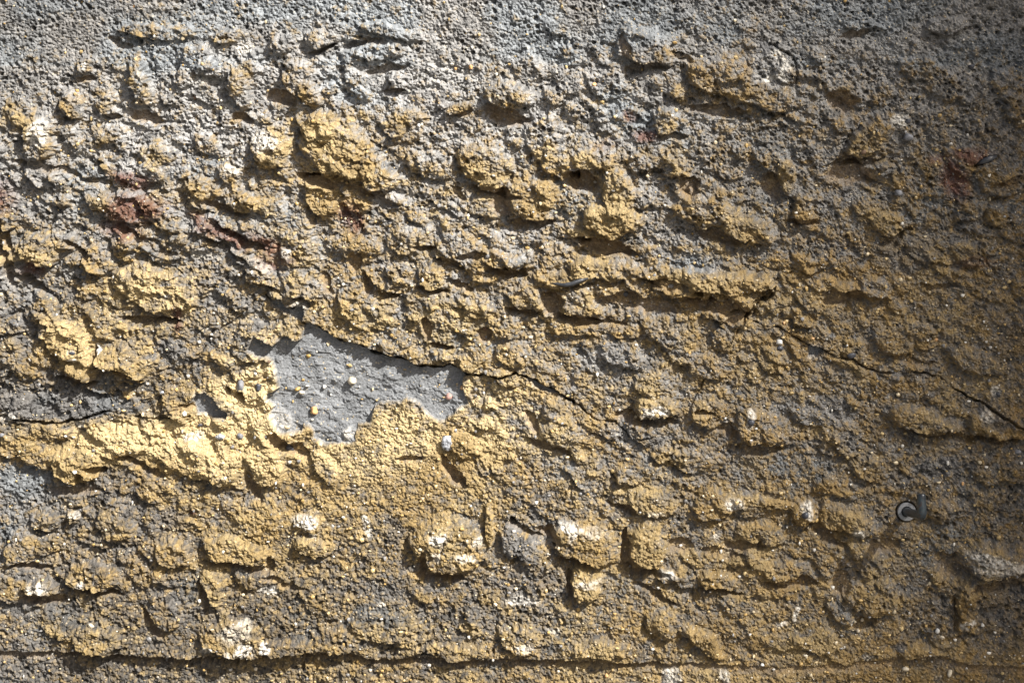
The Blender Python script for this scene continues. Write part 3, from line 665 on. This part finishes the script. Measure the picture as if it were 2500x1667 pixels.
# a dark, smooth flake of slate bedded in the render
def tube(name, pts, rads, m, parent, seg=14, caps=True, flat=1.0):
    pts = [Vector(p) for p in pts]; vs_, fs = [], []
    n = len(pts); up = Vector((0, 0, 1)); prev = None
    for i, p in enumerate(pts):
        t = (pts[min(i + 1, n - 1)] - pts[max(i - 1, 0)]).normalized()
        if prev is None:
            a = t.cross(up)
            if a.length < 0.1: a = t.cross(Vector((1, 0, 0)))
            a.normalize()
        else:
            a = (prev - t * prev.dot(t)).normalized()
        prev = a; b = t.cross(a)
        for s in range(seg):
            th = 2 * math.pi * s / seg
            vs_.append(tuple(p + (a * math.cos(th) * flat + b * math.sin(th)) * rads[i]))
    for i in range(n - 1):
        for s in range(seg):
            s2 = (s + 1) % seg
            fs.append((i * seg + s, i * seg + s2, (i + 1) * seg + s2, (i + 1) * seg + s))
    if caps: fs += [tuple(range(seg))[::-1], tuple(range((n - 1) * seg, n * seg))]
    me = bpy.data.meshes.new(name); me.from_pydata(vs_, [], fs); me.update()
    for f in me.polygons: f.use_smooth = len(f.vertices) == 4
    return link(name, me, m, parent)
def W(x, y, h):                              # photograph pixel and height above the face, in metres
    return ((x - 1250) * S, -h * S, ZC - (y - 833.5) * S)
M_slate = simple('slate', (0.045, 0.047, 0.052), 0.35, var=0.4, scale=150, bump=0.001, spec=0.6)
hs = surf(1370, 686)[1]
tube('slate_flake', [W(1342, 693, hs), W(1358, 695, hs + 6), W(1376, 698, hs + 9), W(1395, 695, hs + 10), W(1415, 687, hs + 9), W(1434, 681, hs + 2)],
     [1.5 * S, 3.5 * S, 5 * S, 6 * S, 5 * S, 2 * S], M_slate, wall)['label'] = 'dark smooth slate flake in a hollow'
hs = surf(2405, 392)[1]
tube('slate_flake', [W(2378, 402, hs + 4), W(2395, 396, hs + 10), W(2412, 390, hs + 10), W(2430, 382, hs + 6)], [2 * S, 7 * S, 8 * S, 3 * S], M_slate, wall, flat=0.6)

# loose grit: pale grains standing on the face, far too many to count
def grit(count, palette, lo, hi, name, seed):
    rs = np.random.RandomState(seed)
    i = rs.randint(0, NX, count * 3); j = rs.randint(0, NY, count * 3)
    ok = (FAR[j, i] < 10) & (CRACK[j, i] < 2)
    ok &= rs.rand(count * 3) < (0.25 + 0.9 * och[j, i]) * (1 - 0.7 * MORT[j, i]) * (0.55 + 0.45 * ss(0, 1, Y[j, i] / 900))
    i, j = i[ok][:count], j[ok][:count]
    g = (1 + 5 ** 0.5) / 2
    ico = np.array([(-1, g, 0), (1, g, 0), (-1, -g, 0), (1, -g, 0), (0, -1, g), (0, 1, g), (0, -1, -g), (0, 1, -g), (g, 0, -1), (g, 0, 1), (-g, 0, -1), (-g, 0, 1)], np.float32) / 1.9
    fi = np.array([(0, 11, 5), (0, 5, 1), (0, 1, 7), (0, 7, 10), (0, 10, 11), (1, 5, 9), (5, 11, 4), (11, 10, 2), (10, 7, 6), (7, 1, 8), (3, 9, 4), (3, 4, 2), (3, 2, 6), (3, 6, 8), (3, 8, 9), (4, 9, 5), (2, 4, 11), (6, 2, 10), (8, 6, 7), (9, 8, 1)], np.int32)
    n = len(i)
    base = P[idx[j, i]]
    r = (lo + (hi - lo) * rs.rand(n) ** 2.5)[:, None, None] * S
    sc = rs.uniform(0.6, 1.3, (n, 1, 3)); jit = rs.uniform(0.75, 1.25, (n, 12, 1))
    v = ico[None] * jit * sc * r + base[:, None, :]
    v[:, :, 1] -= r[:, :, 0] * 0.35
    f = fi[None] + (np.arange(n) * 12)[:, None, None]
    me = bpy.data.meshes.new(name)
    me.vertices.add(n * 12); me.vertices.foreach_set('co', v.astype(np.float32).ravel())
    me.loops.add(n * 60); me.loops.foreach_set('vertex_index', f.astype(np.int32).ravel())
    me.polygons.add(n * 20); me.polygons.foreach_set('loop_start', np.arange(0, n * 60, 3, dtype=np.int32))
    pc = np.array(palette, np.float32)[rs.randint(0, len(palette), n)] * rs.uniform(0.8, 1.15, (n, 1))
    pc = np.concatenate([np.repeat(pc, 12, 0), np.ones((n * 12, 1))], 1).astype(np.float32)
    ca_ = me.color_attributes.new('albedo', 'FLOAT_COLOR', 'POINT'); ca_.data.foreach_set('color', pc.ravel())
    me.update(calc_edges=True); me.polygons.foreach_set('use_smooth', np.zeros(n * 20, bool))
    m, t, b = mat(name + '_grain'); at = t.nodes.new('ShaderNodeAttribute'); at.attribute_name = 'albedo'
    t.links.new(at.outputs['Color'], b.inputs['Base Color']); b.inputs['Roughness'].default_value = 0.45
    o = link(name, me, m, wall); o['kind'] = 'stuff'; return o
grit(5200, [(0.70, 0.58, 0.38), (0.62, 0.46, 0.22), (0.72, 0.68, 0.60), (0.50, 0.33, 0.12), (0.24, 0.23, 0.22), (0.5, 0.36, 0.16)], 1.5, 5.0, 'grit', 5)

# ------------------------------------------------------------------ the wall hook
hook = empty('wall_hook', W(HX, HY, 0))
hook['label'] = 'dark steel hook bent upwards, coming out of a pale round washer'
hook['category'] = 'hook'
def ring(name, ro, ri, y0, y1, m, seg=64, bev=0.0006):
    prof = [(ri, y0), (ri, y1 + bev), (ri + bev, y1), (ro - bev, y1), (ro, y1 + bev), (ro, y0)]
    v, f = [], []; n = len(prof)
    for s in range(seg):
        a = 2 * math.pi * s / seg
        for (r, y) in prof: v.append((r * math.cos(a), y, r * math.sin(a)))
    for s in range(seg):
        s2 = (s + 1) % seg
        for k_ in range(n):
            k2 = (k_ + 1) % n
            f.append((s * n + k_, s * n + k2, s2 * n + k2, s2 * n + k_))
    me = bpy.data.meshes.new(name); me.from_pydata(v, [], f); me.update()
    import bmesh
    bm = bmesh.new(); bm.from_mesh(me); bmesh.ops.recalc_face_normals(bm, faces=bm.faces); bm.to_mesh(me); bm.free()
    return link(name, me, m, hook)
M_wash = simple('zinc_washer', (0.30, 0.305, 0.31), 0.55, metal=0.25, var=0.22, scale=110, bump=0.0004)
ring('washer', 22.5 * S, 12.8 * S, 10 * S, -1.5 * S, M_wash)
# dark throat inside the washer
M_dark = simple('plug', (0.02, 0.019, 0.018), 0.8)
tube('anchor_plug', [(0, 14 * S, 0), (0, 7 * S, 0)], [12.9 * S, 12.9 * S], M_dark, hook, seg=32)
def steel():
    m, t, b = mat('hook_steel'); N, L = t.nodes, t.links
    tc = N.new('ShaderNodeTexCoord'); n = N.new('ShaderNodeTexNoise'); n.inputs['Scale'].default_value = 90; n.inputs['Detail'].default_value = 5
    L.new(tc.outputs['Object'], n.inputs['Vector'])
    cr = N.new('ShaderNodeValToRGB'); e = cr.color_ramp.elements
    e[0].position = 0.38; e[0].color = (0.030, 0.033, 0.038, 1); e[1].position = 0.60; e[1].color = (0.060, 0.078, 0.088, 1)
    e2 = cr.color_ramp.elements.new(0.72); e2.color = (0.09, 0.040, 0.022, 1)
    L.new(n.outputs['Fac'], cr.inputs[0]); L.new(cr.outputs[0], b.inputs['Base Color'])
    b.inputs['Metallic'].default_value = 0.25; b.inputs['Roughness'].default_value = 0.34
    bp = N.new('ShaderNodeBump'); bp.inputs['Distance'].default_value = 0.0006; bp.inputs['Strength'].default_value = 0.4
    L.new(n.outputs['Fac'], bp.inputs['Height']); L.new(bp.outputs[0], b.inputs['Normal'])
    return m
r0 = 10.8 * S
pts = [(-1 * S, 12 * S, 0.5 * S)]; rr = [r0]
reach, bend = 0.072, 9.5 * S
for q in range(1, 9): pts.append((-1 * S + 2 * S * q / 8, 12 * S - (12 * S + reach - bend) * q / 8, 0.5 * S + 3.5 * S * q / 8)); rr.append(r0 * (1 - 0.01 * q))
bx_, bz_ = pts[-1][0], pts[-1][2]
for q in range(1, 9):
    a = math.pi / 2 * q / 8
    pts.append((bx_, -(reach - bend) - bend * math.sin(a), bz_ + bend * (1 - math.cos(a)))); rr.append(r0)
for q in range(1, 7): pts.append((bx_ - 1.6 * S * q / 6, -reach + 2.0 * S * q / 6, bz_ + bend + (42 * S) * q / 6)); rr.append(r0 * (1 - 0.012 * q))
tip = pts[-1]; pts.append((tip[0], tip[1], tip[2] + 1.6 * S)); rr.append(r0 * 0.80)
tube('hook_rod', pts, rr, steel(), hook, seg=28)

# ------------------------------------------------------------------ pavement and the unseen building added to shade the wall
M_pave = simple('pavement', (0.13, 0.12, 0.105), 0.9, var=0.25, scale=8, bump=0.003)
g = box('pavement', (-150, -150, -0.3), (150, 150, 0), M_pave); g['kind'] = 'structure'
cor = np.array([0.34, 0, ZC]) + SUN * 42.0          # the corner whose shadow edge crosses the wall
cx_, cy_ = float(cor[0]), float(cor[1])
bld = empty('shade_building', (cx_, cy_, 0))
bld['label'] = 'tall plain building outside the frame, added to shade the right of the wall'
bld['category'] = 'shade caster'
M_bld = simple('plaster_wall', (0.34, 0.31, 0.27), 0.9, var=0.15, scale=3)
M_win = simple('window_glass', (0.05, 0.06, 0.07), 0.15, var=0.1, scale=3)
M_frm = simple('window_frame', (0.55, 0.53, 0.50), 0.6, var=0.1, scale=3)
HB = 40.0; WX, WY = 22.0, 14.0
def lbox(name, lo, hi, m, par): return box(name, lo, hi, m, par)
lbox('wall', (0, 0, 0), (WX, WY, HB), M_bld, bld)
lbox('roof', (-0.0, -0.0, HB + 0.003), (WX, WY, HB + 0.5), M_frm, bld)
for fl in range(12):
    for c in range(3):
        z0 = 1.1 + fl * 3.25; y0 = 1.6 + c * 4.4
        f_ = lbox('window', (-0.05, y0, z0), (0.10, y0 + 1.5, z0 + 1.7), M_frm, bld)
        lbox('pane', (-0.07, y0 + 0.08, z0 + 0.08), (-0.052, y0 + 1.42, z0 + 1.62), M_win, f_)
